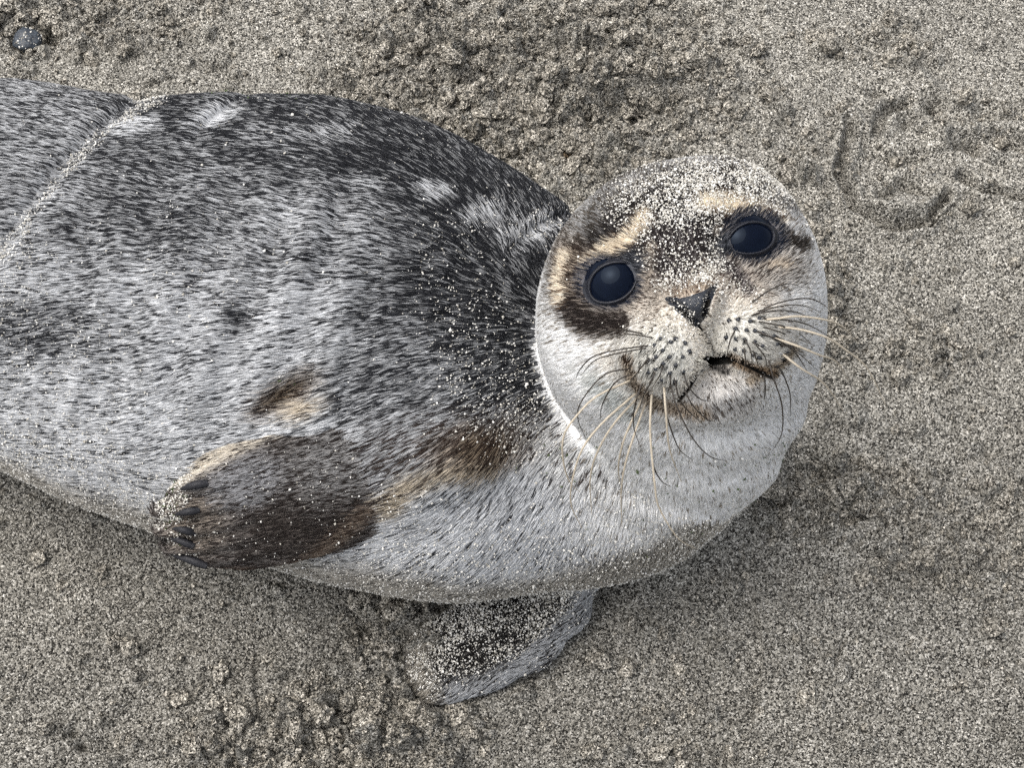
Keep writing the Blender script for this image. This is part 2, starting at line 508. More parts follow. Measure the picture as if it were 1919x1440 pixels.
HEAD_STRIPES = [  # points, half width, m, light, dark
    ([(1212, 412), (1185, 448), (1150, 470), (1112, 500)], 17, .08, (.70, .61, .47), (.14, .09, .06)),
    ([(1318, 388), (1345, 385), (1395, 397), (1452, 418)], 20, .05, (.84, .74, .58), (.16, .10, .06)),
    ([(1225, 470), (1215, 520), (1180, 570)], 12, .28, (.50, .44, .37), (.08, .06, .05)),
    ([(1345, 440), (1350, 480), (1420, 492), (1470, 500)], 12, .18, (.60, .52, .42), (.10, .07, .05)),
    ([(1072, 572), (1090, 598), (1130, 608), (1164, 606)], 19, .88, (.20, .17, .15), (.025, .019, .017)),
    ([(1462, 440), (1482, 456), (1500, 462)], 14, .80, (.25, .22, .2), (.03, .024, .02)),
    ([(1345, 488), (1375, 512), (1400, 545)], 13, .62, (.34, .30, .28), (.05, .04, .04)),
    ([(1060, 480), (1052, 530), (1056, 560)], 12, .10, (.76, .68, .55), (.2, .13, .08)),
    ([(1178, 668), (1186, 706), (1216, 742), (1258, 764), (1320, 770)], 11, .36, (.50, .42, .33), (.06, .04, .028)),
    ([(1484, 652), (1468, 676), (1442, 694), (1405, 712)], 9, .30, (.52, .44, .34), (.06, .04, .028)),
    ([(1372, 672), (1405, 690), (1450, 700)], 9, .40, (.40, .29, .19), (.06, .04, .025)),
    ([(1335, 684), (1352, 690), (1360, 694)], 9, .6, (.25, .23, .21), (.02, .018, .016)),
    ([(1174, 664), (1180, 672)], 5, .9, (.16, .10, .06), (.03, .018, .012)),
]
DOTS = [(1227, 647), (1242, 657), (1257, 641), (1255, 669), (1279, 669), (1292, 659), (1229, 669), (1243, 681), (1266, 684),
        (1229, 692), (1216, 674), (1255, 699), (1280, 696), (1216, 698), (1238, 635), (1266, 635), (1284, 643), (1240, 712), (1265, 716),
        (1366, 601), (1383, 599), (1406, 602), (1423, 597), (1379, 616), (1399, 619), (1415, 620), (1429, 624), (1379, 635),
        (1396, 636), (1414, 641), (1429, 648), (1394, 657), (1411, 664), (1423, 670), (1361, 632), (1450, 630), (1456, 645), (1378, 655),
        (1481, 650), (1474, 660), (1465, 673), (1455, 685)]
NOSEPOLY = [(1243, 560), (1250, 554), (1262, 556), (1276, 557), (1290, 554), (1304, 549), (1318, 544), (1330, 537), (1342, 530), (1348, 534), (1343, 548), (1336, 562), (1330, 578),
            (1325, 594), (1316, 605), (1308, 617), (1302, 616), (1296, 606), (1284, 598), (1270, 588), (1256, 575)]
def inpoly(px, py, poly):
    c = np.zeros(px.shape, dtype=bool); j = len(poly) - 1
    for i in range(len(poly)):
        xi, yi = poly[i]; xj, yj = poly[j]
        k = ((yi > py) != (yj > py)) & (px < (xj - xi) * (py - yi) / (yj - yi + 1e-9) + xi)
        c ^= k; j = i
    return c
BODY_BLOBS = [  # cx, cy, rx, ry, rot, m
    (800, 300, 310, 130, -22, .90), (960, 400, 160, 80, -30, .92), (500, 285, 150, 62, -20, .76), (235, 300, 130, 60, 0, .68),
    (60, 260, 140, 90, 0, .52), (300, 430, 200, 60, 0, .64), (390, 530, 220, 70, 10, .44), (600, 490, 160, 60, -20, .48),
    (700, 560, 120, 80, 0, .50), (870, 580, 95, 175, 10, .78), (975, 520, 70, 150, 0, .82), (940, 720, 120, 160, 0, .76),
    (720, 700, 130, 90, 0, .58), (480, 650, 150, 100, 0, .24), (250, 640, 160, 90, 0, .32), (90, 620, 140, 50, -10, .62),
    (60, 780, 220, 100, 0, .32), (200, 860, 260, 100, 0, .22), (820, 365, 30, 16, 0, .30), (908, 412, 36, 15, 20, .32), (405, 222, 44, 13, 20, .16),
    (262, 238, 46, 17, 10, .20), (690, 350, 34, 18, 0, .48), (730, 400, 40, 18, -20, .55), (610, 560, 60, 30, 0, .30), (560, 440, 44, 18, -20, .42), (1000, 440, 50, 22, 20, .36), (455, 592, 20, 26, 0, .78), (640, 390, 44, 16, -20, .52),
    (1010, 980, 370, 120, 10, .16), (1190, 900, 120, 70, 0, .20), (820, 880, 130, 46, 10, .26),
]
def warp(p, f=30):
    return .24 * vnoise(p, f, 21) + .15 * vnoise(p, f * 2.6, 22)
def coat(p, part):
    """share of dark hairs m, light colour, dark colour; part 0 trunk, 1 head, 2 and 3 flippers"""
    n = len(p)
    px, py = to_px(p.astype(np.float64))
    nz = warp(p)
    m = np.full(n, .3); L = np.tile(PALE, (n, 1)); D = np.tile(DARK, (n, 1))
    def put(w, mm=None, l=None, d=None):
        nonlocal m, L, D
        if mm is not None: m = m + (mm - m) * w
        if l is not None: L = L + (np.asarray(l) - L) * w[:, None]
        if d is not None: D = D + (np.asarray(d) - D) * w[:, None]
    cyl = np.interp(p[:, 0], BX, BYC); bb = np.interp(p[:, 0], BX, BA)
    v = (p[:, 1] - cyl) / bb                                 # +1 dorsal side, -1 belly
    m = np.interp(v, [-1, -.5, 0, .6, 1], [.22, .28, .44, .70, .7]) + .22 * vnoise(p, 22, 31)
    tr = part == 0
    for cx, cy, rx, ry, rot, mm in BODY_BLOBS:
        put(blob(px, py, cx, cy, rx * 1.1, ry * 1.1, rot, .5, nz), mm)
    put(blob(px, py, 800, 840, 190, 60, 12, .7, nz), .5, PALE * .8, BROWN)
    put(stripe(px, py, [(735, 945), (770, 908), (830, 885), (920, 868)], 26, nz * 1.5), .24, CREAM * 1.0, BROWN)
    put(blob(px, py, 900, 835, 90, 40, 10, .7, nz * 1.4), .62, TAN * 1.2, BROWN)
    put(blob(px, py, 1290, 900, 190, 120, 20, .5, nz * .6), .07, WHITE, np.array([.30, .26, .21]))
    put(blob(px, py, 1420, 800, 120, 160, 0, .5, nz * .6), .05, WHITE, np.array([.30, .26, .21]))
    put(blob(px, py, 1120, 850, 130, 60, -20, .6, nz), .22, WHITE * .9, BROWN)
    put(stripe(px, py, [(1100, 800), (1170, 850), (1240, 885)], 20, nz), .20, CREAM * .9, BROWN)  # shading of the neck fold, painted into the coat as a tan stripe
    put(blob(px, py, 540, 738, 66, 28, 30, .7, nz), .55, TAN, BROWN)
    put(blob(px, py, 575, 765, 44, 22, 20, .7, nz), .18, CREAM * 1.1, BROWN)
    put(stripe(px, py, [(660, 250), (560, 262), (470, 255)], 26, nz), .60)
    low = np.interp(px, _dx, _lo)
    put(sstep(-58, -8, py - low + 40 * nz) * .85, .30, SANDC * 1.15, SANDC * .30)
    m = m + .09 * vnoise(p, 62, 33) + .06 * vnoise(p, 150, 34)
    h = part == 1
    if h.any():
        sv = (m[h], L[h], D[h]); full = (m, L, D)
        q = p[h]; m = np.full(h.sum(), .05); L = np.tile(WHITE, (h.sum(), 1)); D = np.tile(np.array([.30, .26, .21]), (h.sum(), 1))
        hx, hy, hn = px[h], py[h], nz[h] * .8
        front = sstep(-.062, -.02, (q - P(1277, 560, T0)) @ BACK)
        for cx, cy, rx, ry, rot, mm, l, d in HEAD_BLOBS: put(blob(hx, hy, cx, cy, rx, ry, rot, .45, hn * 1.0), mm, l, d)
        for pts, w, mm, l, d in HEAD_STRIPES: put(stripe(hx, hy, pts, w, hn * 1.2), mm, l, d)
        for e in EYES:
            r = np.hypot((hx - e['px']) / 43, (hy - e['py']) / 37)
            put(1 - sstep(1.25, 1.62, r), .55, (.16, .15, .15), BLUE * 1.6)
        put(blob(hx, hy, 1192, 492, 28, 26, 0, .4, hn * .4), .6, (.13, .135, .15), (.03, .033, .04))
        put(blob(hx, hy, 1352, 462, 17, 24, 0, .4, hn * .4), .55, (.15, .155, .17), (.03, .033, .04))
        for x, y in DOTS:
            put(1 - sstep(2.2, 5.2, np.hypot(hx - x, hy - y)), .97, (.08, .07, .06), (.012, .010, .010))
        put(blob(hx, hy, 1150, 740, 70, 20, -40, .6, hn), None, (.66, .68, .66))
        put(1 - sstep(2, 7, polydist(hx, hy, MOUTH_L)), .9, (.10, .07, .05), (.012, .010, .010))
        put(1 - sstep(2, 7, polydist(hx, hy, MOUTH_R)), .8, (.10, .07, .05), (.012, .010, .010))
        put(1 - sstep(1, 4, polydist(hx, hy, PHIL)), .8, (.12, .09, .07), (.02, .016, .014))
        full[0][h], full[1][h], full[2][h] = m, L, D
        m, L, D = full
    k = part == 2
    if k.any():
        full = (m, L, D); q = p[k]; fx, fy, fn = px[k], py[k], nz[k]
        m = np.full(k.sum(), .60); L = np.tile(np.array([.36, .33, .31]), (k.sum(), 1)); D = np.tile(np.array([.034, .027, .024]), (k.sum(), 1))
        put(blob(fx, fy, 580, 960, 120, 85, 20, .5, fn), .74, (.20, .17, .15))
        put(blob(fx, fy, 680, 850, 150, 70, 20, .6, fn), .50, (.46, .45, .44))
        put(blob(fx, fy, 470, 900, 90, 50, 20, .5, fn), .40, (.42, .42, .43))
        put(blob(fx, fy, 380, 985, 60, 60, 0, .5, fn), .45, (.36, .31, .26))
        put(stripe(fx, fy, [(600, 762), (530, 790), (450, 832), (385, 868), (350, 890)], 20, fn * .5), .12, (.74, .68, .58), BROWN)
        put(stripe(fx, fy, [(600, 1050), (520, 1076), (400, 1080), (330, 1060)], 13, fn * .5), .6, (.36, .25, .17), (.06, .036, .025))
        put(stripe(fx, fy, [(700, 955), (630, 1020), (570, 1062)], 14, fn * .5), .5, (.34, .27, .21), (.06, .04, .03))
        put(stripe(fx, fy, [(735, 945), (775, 905), (840, 880)], 15, fn * 1.5), .30, CREAM * .9, BROWN)
        full[0][k], full[1][k], full[2][k] = m, L, D
        m, L, D = full
    k = part == 3
    if k.any():
        full = (m, L, D); fx, fy, fn = px[k], py[k], nz[k]
        m = np.full(k.sum(), .75); L = np.tile(np.array([.24, .23, .215]), (k.sum(), 1)); D = np.tile(np.array([.022, .02, .019]), (k.sum(), 1))
        put(stripe(fx, fy, [(1125, 1085), (1085, 1160), (1015, 1228), (935, 1278), (815, 1308)], 26, fn * .5), .30, (.52, .53, .54))
        put(stripe(fx, fy, [(800, 1200), (790, 1260), (815, 1310)], 26, fn * .5), .25, SANDC)
        full[0][k], full[1][k], full[2][k] = m, L, D
        m, L, D = full
    m = np.where(part == 0, np.clip(m, .06, .84), np.clip(m, .02, .93))
    L = L * np.where(part == 1, 1 - .35 * m * m, 1 - .80 * m ** 1.5)[:, None]
    return m, L, D, px, py
def which(p):
    db, dh, d1, d2 = parts(p)
    u = ((p - FS.astype(p.dtype)) @ F_ax.astype(p.dtype)) / F_len
    s = np.stack([db, dh, d1 - .002 + .03 * (1 - sstep(.10, .30, u)), d2 - .002], 1)
    return s.argmin(1)

vpart = which(co)
vm, vL, vD, vpx, vpy = coat(co, vpart)
vcol = vL * (1 - vm)[:, None] * np.where(vpart == 1, .95, .55)[:, None] + vD * vm[:, None] * 1.0 + vL * .02
bare = np.zeros(nv, dtype=f32)
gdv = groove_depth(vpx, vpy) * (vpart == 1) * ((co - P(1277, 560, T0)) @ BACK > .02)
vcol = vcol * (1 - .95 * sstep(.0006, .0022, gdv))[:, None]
ca = me.color_attributes.new("coat", 'FLOAT_COLOR', 'POINT')
ca.data.foreach_set("color", np.concatenate([vcol, np.ones((nv, 1))], 1).astype(f32).ravel())
mat, nt, b = new_mat("seal_skin")
at = node(nt, "ShaderNodeAttribute", attribute_name="coat"); nt.links.new(at.outputs["Color"], b.inputs["Base Color"])
b.inputs["Roughness"].default_value = .75; b.inputs["Specular IOR Level"].default_value = .15
me.materials.append(mat)
seal = bpy.data.objects.new("seal", None); scene.collection.objects.link(seal)
seal.location = (0, 0, 0); seal.empty_display_size = .1
tag(seal, "mottled grey seal pup with white throat lying on its side on sand", "seal")
body = bpy.data.objects.new("body", me); scene.collection.objects.link(body); body.parent = seal

# ------------------------------------------------------------------ eyes, lids, nose
m_eye, nt, b = new_mat("eye")
tc = node(nt, "ShaderNodeTexCoord"); nz_ = node(nt, "ShaderNodeTexNoise", Scale=90.0, Detail=3.0)
rp = node(nt, "ShaderNodeValToRGB"); rp.color_ramp.elements[0].color = (.0015, .002, .005, 1); rp.color_ramp.elements[1].color = (.004, .007, .016, 1)
nt.links.new(tc.outputs["Object"], nz_.inputs["Vector"]); nt.links.new(nz_.outputs["Fac"], rp.inputs[0]); nt.links.new(rp.outputs[0], b.inputs["Base Color"])
b.inputs["Roughness"].default_value = .03; b.inputs["IOR"].default_value = 1.40; b.inputs["Specular IOR Level"].default_value = .15; b.inputs["Specular Tint"].default_value = (.62, .78, 1, 1)
m_lid = simple_mat("lid_skin", (.011, .012, .017), .42, .35, .5, 700, .5)
m_nose = simple_mat("nose_skin", (.014, .017, .024), .28, .6, .5, 1500, .9)
def uv_sphere(r, nu=40, nv_=24):
    v, f = [], []
    for j in range(nv_ + 1):
        th = math.pi * j / nv_
        for i in range(nu):
            ph = 2 * math.pi * i / nu
            v.append((r * math.sin(th) * math.cos(ph), r * math.sin(th) * math.sin(ph), r * math.cos(th)))
    for j in range(nv_):
        for i in range(nu):
            f.append((j * nu + i, (j + 1) * nu + i, (j + 1) * nu + (i + 1) % nu, j * nu + (i + 1) % nu))
    return v, f
for e in EYES:
    v, f = uv_sphere(e['rad'])
    o = mesh_obj("eye", v, f, m_eye, seal, True); o.location = e['ball']
    # lid: a soft ring with an almond opening that hugs the ball
    nu = 72; RR = [.93, .965, 1.0, 1.045, 1.10, 1.17, 1.26, 1.38, 1.52]; nr = len(RR)
    zz = -math.sqrt(e['rad'] ** 2 - (.5 * (e['ox'] + e['oy'])) ** 2)
    inner_ = 14 if e is EYES[0] else 188
    g, hh = [], []
    for i in range(nu):
        a = 2 * math.pi * i / nu
        k = 1 + .15 * max(0, math.cos(a - math.radians(inner_))) ** 8 + .07 * max(0, math.cos(a - math.radians(inner_ + 180))) ** 8 - .05 * abs(math.sin(a)) ** 3
        for j, rr in enumerate(RR):
            kk = 1 + (k - 1) * (1 - j / (nr - 1))
            x, y = e['ox'] * rr * kk * math.cos(a), e['oy'] * rr * kk * math.sin(a)
            zs = math.sqrt(max(e['rad'] ** 2 - x * x - y * y, 1e-8)) + zz
            g.append(e['c'] + e['M'] @ np.array([x, y, zs])); hh.append((-.0004, .0006, .0013, .0017, .0015, .0009, .0004, -.0002, -.0009)[j])
    g = np.array(g, dtype=f32)
    onskin = project(g.copy(), 4); gn = grad(onskin); gn /= np.linalg.norm(gn, axis=1)[:, None]
    fw = e['M'][:, 2]
    wt_ = np.tile(np.array([0, 0, 0, .1, .3, .6, .9, 1, 1]), nu)[:, None]
    base = g * (1 - wt_) + onskin * wt_
    vv = base + fw * np.array(hh)[:, None] * (1 - wt_) + gn * np.array(hh)[:, None] * wt_ - e['ball']
    ff = []
    for i in range(nu):
        for j in range(nr - 1):
            ff.append((i * nr + j, i * nr + j + 1, ((i + 1) % nu) * nr + j + 1, ((i + 1) % nu) * nr + j))
    mesh_obj("eyelid", vv, ff, m_lid, o, True)
innose = inpoly(vpx, vpy, NOSEPOLY) & (vpart == 1) & ((co - P(1277, 560, T0)) @ BACK > .02)
ft = innose[tri].all(1)
ids = np.unique(tri[ft]); rem = np.full(nv, -1); rem[ids] = np.arange(len(ids))
edge = polydist(vpx[ids], vpy[ids], NOSEPOLY + NOSEPOLY[:1])
nose = mesh_obj("nose", co[ids] + nrm[ids] * (.0001 + .0007 * sstep(0, 12, edge) - .0004 * (1 - sstep(0, 2, edge)))[:, None], rem[tri[ft]], m_nose, seal, True)

# dark follicles the whiskers grow from
fv, ff_ = uv_sphere(1.0, 10, 6)
fol_me = None
for x, y in DOTS:
    tt = ray_t(sdf, x, y)
    if tt is None: continue
    if fol_me is None:
        o = mesh_obj("whisker_follicle", np.array(fv) * np.array([.0011, .0009, .0009]), ff_, m_nose, seal, True); fol_me = o.data
    else:
        o = bpy.data.objects.new("whisker_follicle", fol_me); scene.collection.objects.link(o); o.parent = seal
    o.location = P(x, y, tt + .0004)

# ------------------------------------------------------------------ fur
area = .5 * np.linalg.norm(np.cross(co[tri[:, 1]] - co[tri[:, 0]], co[tri[:, 2]] - co[tri[:, 0]]), axis=1)
def sample(n, w):
    pr = area * w; cdf = np.cumsum(pr); cdf /= cdf[-1]
    t = np.searchsorted(cdf, rng.random(n)); t = np.minimum(t, len(tri) - 1)
    a, b = rng.random(n), rng.random(n); s = a + b > 1; a[s], b[s] = 1 - a[s], 1 - b[s]
    A, B, C = tri[t, 0], tri[t, 1], tri[t, 2]
    p = co[A] * (1 - a - b)[:, None] + co[B] * a[:, None] + co[C] * b[:, None]
    nn = nrm[A] * (1 - a - b)[:, None] + nrm[B] * a[:, None] + nrm[C] * b[:, None]
    nn /= np.linalg.norm(nn, axis=1)[:, None] + 1e-9
    pt = vpart[A]
    return p.astype(f32), nn.astype(f32), pt
tp = co[tri].mean(1); tpart = vpart[tri[:, 0]]; tnz = nrm[tri].mean(1)[:, 2]
tx, ty = to_px(tp.astype(np.float64))
NOSETIP = P(1297, 575, .235); HCEN = P(1277, 560, T0)
def flow(p, part):
    d = p - HCEN
    d = d + np.array([-.10, 0, 0]) * sstep(.02, .35, -(p[:, 0] - HCEN[0]))[:, None] * 2
    n1 = np.stack([vnoise(p, 26, 41), vnoise(p, 26, 42), vnoise(p, 26, 43)], 1)
    d = d / np.linalg.norm(d, axis=1)[:, None] + .24 * n1
    h = part == 1
    d[h] = (p[h] - NOSETIP); d[h] /= np.linalg.norm(d[h], axis=1)[:, None]
    d[h] += .22 * n1[h]
    k = part == 2
    d[k] = F_ax + .28 * n1[k]
    k = part == 3
    d[k] = (F2P[-2][0] - F2P[1][0]) / np.linalg.norm(F2P[-2][0] - F2P[1][0]) + .3 * n1[k]
    return d
m_fur, nt, b = new_mat("fur")
at = node(nt, "ShaderNodeAttribute", attribute_name="hair_colour"); nt.links.new(at.outputs["Color"], b.inputs["Base Color"])
b.inputs["Roughness"].default_value = .5; b.inputs["Specular IOR Level"].default_value = .10
tl = node(nt, "ShaderNodeBsdfTranslucent"); mxs = node(nt, "ShaderNodeMixShader"); mxs.inputs[0].default_value = .35
nt.links.new(at.outputs["Color"], tl.inputs["Color"]); nt.links.new(b.outputs[0], mxs.inputs[1]); nt.links.new(tl.outputs[0], mxs.inputs[2])
nt.links.new(mxs.outputs[0], nt.nodes["Material Output"].inputs["Surface"])
from mathutils.kdtree import KDTree
def make_fur(name, n, w, length, rad, lift, contrast, parent, jit=.0024, locks=0, pull=.6):
    p, nn, part = sample(n, w)
    t = flow(p.astype(np.float64), part)
    t = t - nn * (t * nn).sum(1)[:, None]; t /= np.linalg.norm(t, axis=1)[:, None] + 1e-9
    side = np.cross(nn, t)
    t = t + side * rng.normal(0, .06, n)[:, None]
    px0, py0 = to_px(p.astype(np.float64))
    jit = np.where(part == 1, jit * np.interp(np.hypot(px0 - 1325, py0 - 640), [120, 190], [.35, 1]), jit)
    jt = (t * rng.normal(0, 1, n)[:, None] * jit[:, None] + side * (rng.normal(0, 1, n) * jit * .6)[:, None]).astype(f32)
    m, L, D, px, py = coat(p + jt, part)
    px, py = to_px(p.astype(np.float64))
    L0 = length(px, py, part) * rng.uniform(.65, 1.25, n)
    gd = np.minimum(polydist(px, py, MOUTH_L), np.minimum(polydist(px, py, MOUTH_R), polydist(px, py, PHIL)))
    L0 = np.where(part == 1, L0 * np.interp(gd, [0, 18, 42], [.10, .16, 1]), L0)
    skip = inpoly(px, py, NOSEPOLY) & (part == 1) & (polydist(px, py, NOSEPOLY + NOSEPOLY[:1]) > 2.5 + 2.0 * vnoise(p, 900, 77))
    for e in EYES:
        q = (p - e['c']) @ e['M']
        skip |= (np.hypot(q[:, 0] / e['ox'], q[:, 1] / e['oy']) < 1.27) & (part == 1)
    skip |= (polydist(px, py, MOUTH_L) < 6.5) | (polydist(px, py, MOUTH_R) < 5) | (polydist(px, py, [(1318, 678), (1340, 674), (1366, 674)]) < 9.5) | (polydist(px, py, PHIL) < 2.5)
    skip |= np.hypot(px - 0, py - 0) < 0
    keep = ~skip
    p, nn, t, side, part, m, L, D, L0, px, py = [a[keep] for a in (p, nn, t, side, part, m, L, D, L0, px, py)]
    n = len(p)
    lid = None
    u = rng.random(n); ltone = np.ones(n)
    if locks:
        # hairs gather into damp locks round a leading hair
        lead = rng.choice(n, min(locks, n), replace=False)
        kd = KDTree(len(lead))
        for a_, i_ in enumerate(lead): kd.insert(p[i_].tolist(), int(i_))
        kd.balance()
        lid = np.array([kd.find(x)[1] for x in p.tolist()])
        same = rng.random(n) < .62
        u = np.where(same, u[lid], u); ltone = rng.normal(1, .14, n)[lid]
    dark = u < m
    # hairs clump into locks: neighbouring hairs share a tone
    tone = np.clip(rng.normal(1, .12, n) * ltone, .45, 1.5)
    mixk = np.clip(rng.normal(.92, .08, n), .6, 1)[:, None]
    col = np.where(dark[:, None], D * mixk + L * (1 - mixk) * .25, L * mixk + D * (1 - mixk)) * np.where(dark, np.clip(tone, .6, 1.4), tone)[:, None]
    col = np.clip(col, .004, .9)
    K = 4
    pts = np.empty((n, K, 3), dtype=f32)
    lf = lift * rng.uniform(.5, 1.6, n)
    wav = rng.normal(0, .05, n)
    for k in range(K):
        s = k / (K - 1)
        q = (p + t * (L0 * s)[:, None] + side * (wav * L0 * s * s)[:, None]).astype(f32)
        if lid is not None and k:
            lead_q = p[lid] + t[lid] * (L0[lid] * s)[:, None]
            off = (lead_q - q) * np.clip(pull * s, 0, 1)[..., None] if False else (lead_q - q) * (pull * s)
            off = off - t * (off * t).sum(1)[:, None] * .6
            q = (q + np.clip(off, -.003, .003)).astype(f32)
        if k:
            d = sdf(q)
            q = q + nn * np.clip(lf * s ** .8 + .0003 - d, -.006, .006)[:, None]
        else: q = q - nn * f32(.0004)
        pts[:, k] = q
    hc = bpy.data.hair_curves.new(name)
    hc.add_curves([K] * n)
    hc.position_data.foreach_set("vector", pts.ravel())
    ra = hc.attributes.get("radius") or hc.attributes.new("radius", 'FLOAT', 'POINT')
    r = (rad(px, py, part) * np.where(dark, .85, 1.08) * rng.uniform(.7, 1.3, n))[:, None] * np.array([1.0, .95, .7, .12])
    ra.data.foreach_set("value", r.astype(f32).ravel())
    cc = hc.attributes.new("hair_colour", 'FLOAT_COLOR', 'CURVE')
    cc.data.foreach_set("color", np.concatenate([col, np.ones((n, 1))], 1).astype(f32).ravel())
    hc.materials.append(m_fur)
    o = bpy.data.objects.new(name, hc); scene.collection.objects.link(o); o.parent = parent
    o["kind"] = "stuff"
    print(name, n, time.time() - T00)
    return o
under = np.where(tnz < -.75, .1, 1.0) * np.where(tp[:, 2] < -.012, 0, 1.0)
offl = np.where(tx < -60, .30, 1.0)
make_fur("body_fur", 320000, under * offl * (tpart == 0), lambda x, y, p: np.full(len(x), .0068), lambda x, y, p: np.full(len(x), .00019), .0006, .40, body, locks=120000, pull=.7)
make_fur("head_fur", 120000, under * (tpart == 1) * np.where((ty < 800) & (tp[:, 2] > .15), 1.6, .8),
         lambda x, y, p: np.interp(np.hypot(x - 1310, y - 600), [0, 70, 150, 300], [.0015, .0018, .0042, .0075]),
         lambda x, y, p: np.interp(np.hypot(x - 1310, y - 600), [0, 170, 300], [.00017, .00022, .00028]), .0005, .30, body, .0011, locks=42000, pull=.45)
make_fur("flipper_fur", 60000, under * ((tpart == 2) | (tpart == 3)), lambda x, y, p: np.full(len(x), .0060), lambda x, y, p: np.full(len(x), .00022), .0006, .45, body, locks=16000, pull=.7)

# ------------------------------------------------------------------ claws
m_claw = simple_mat("claw_horn", (.016, .016, .019), .55, .3, .5, 900, .4)
def tube(path, radii, ns=8):
    path = np.asarray(path, float); n = len(path)
    tg = np.gradient(path, axis=0); tg /= np.linalg.norm(tg, axis=1)[:, None] + 1e-12
    up = BACK - tg[0] * (BACK @ tg[0]); up /= np.linalg.norm(up) + 1e-12
    v, f = [], []
    for i in range(n):
        up = up - tg[i] * (up @ tg[i]); up /= np.linalg.norm(up) + 1e-12
        sd = np.cross(tg[i], up)
        for k in range(ns):
            a = 2 * math.pi * k / ns
            v.append(path[i] + radii[i] * (math.cos(a) * up + math.sin(a) * sd))
    for i in range(n - 1):
        for k in range(ns):
            f.append((i * ns + k, i * ns + (k + 1) % ns, (i + 1) * ns + (k + 1) % ns, (i + 1) * ns + k))
    return v, f
def spline(pts, n):
    pts = np.asarray(pts, float)
    P_ = np.vstack([2 * pts[0] - pts[1], pts, 2 * pts[-1] - pts[-2]])
    u = np.linspace(0, len(pts) - 1 - 1e-6, n); i = u.astype(int); t = (u - i)[:, None]
    a, b, c, d = P_[i], P_[i + 1], P_[i + 2], P_[i + 3]
    return .5 * (2 * b + (c - a) * t + (2 * a - 5 * b + 4 * c - d) * t ** 2 + (3 * b - a - 3 * c + d) * t ** 3)
for (x0, y0), (x1, y1), r in (((390, 906), (336, 918), 9), ((374, 957), (326, 966), 8), ((366, 1000), (322, 991), 8), ((364, 1025), (312, 1006), 8), ((388, 1062), (320, 1040), 9)):
    t0 = ray_t(sdf, x0, y0) or ray_t(sdf, x0, y0 - 14) or .1; tm = ray_t(sdf, (x0 + x1) / 2, (y0 + y1) / 2); t1 = ray_t(sdf, x1, y1)
    t1 = t0 - .006 if t1 is None or t1 < t0 - .012 else t1
    tm = (t0 + t1) / 2 if tm is None else tm
    path = spline([P(x0, y0, t0 + .0006), P((x0 + x1) / 2, (y0 + y1) / 2 - 1.5, max(tm, (t0 + t1) / 2) + .0034), P(x1, y1, t1 + .0014)], 12)
    s = np.linspace(0, 1, 12)
    rad = r * ps(.13) * np.interp(s, [0, .25, .6, .9, 1], [.75, 1.0, .85, .4, .04])
    v, f = tube(path, rad, 10)
    mesh_obj("claw", v, f, m_claw, seal, True)

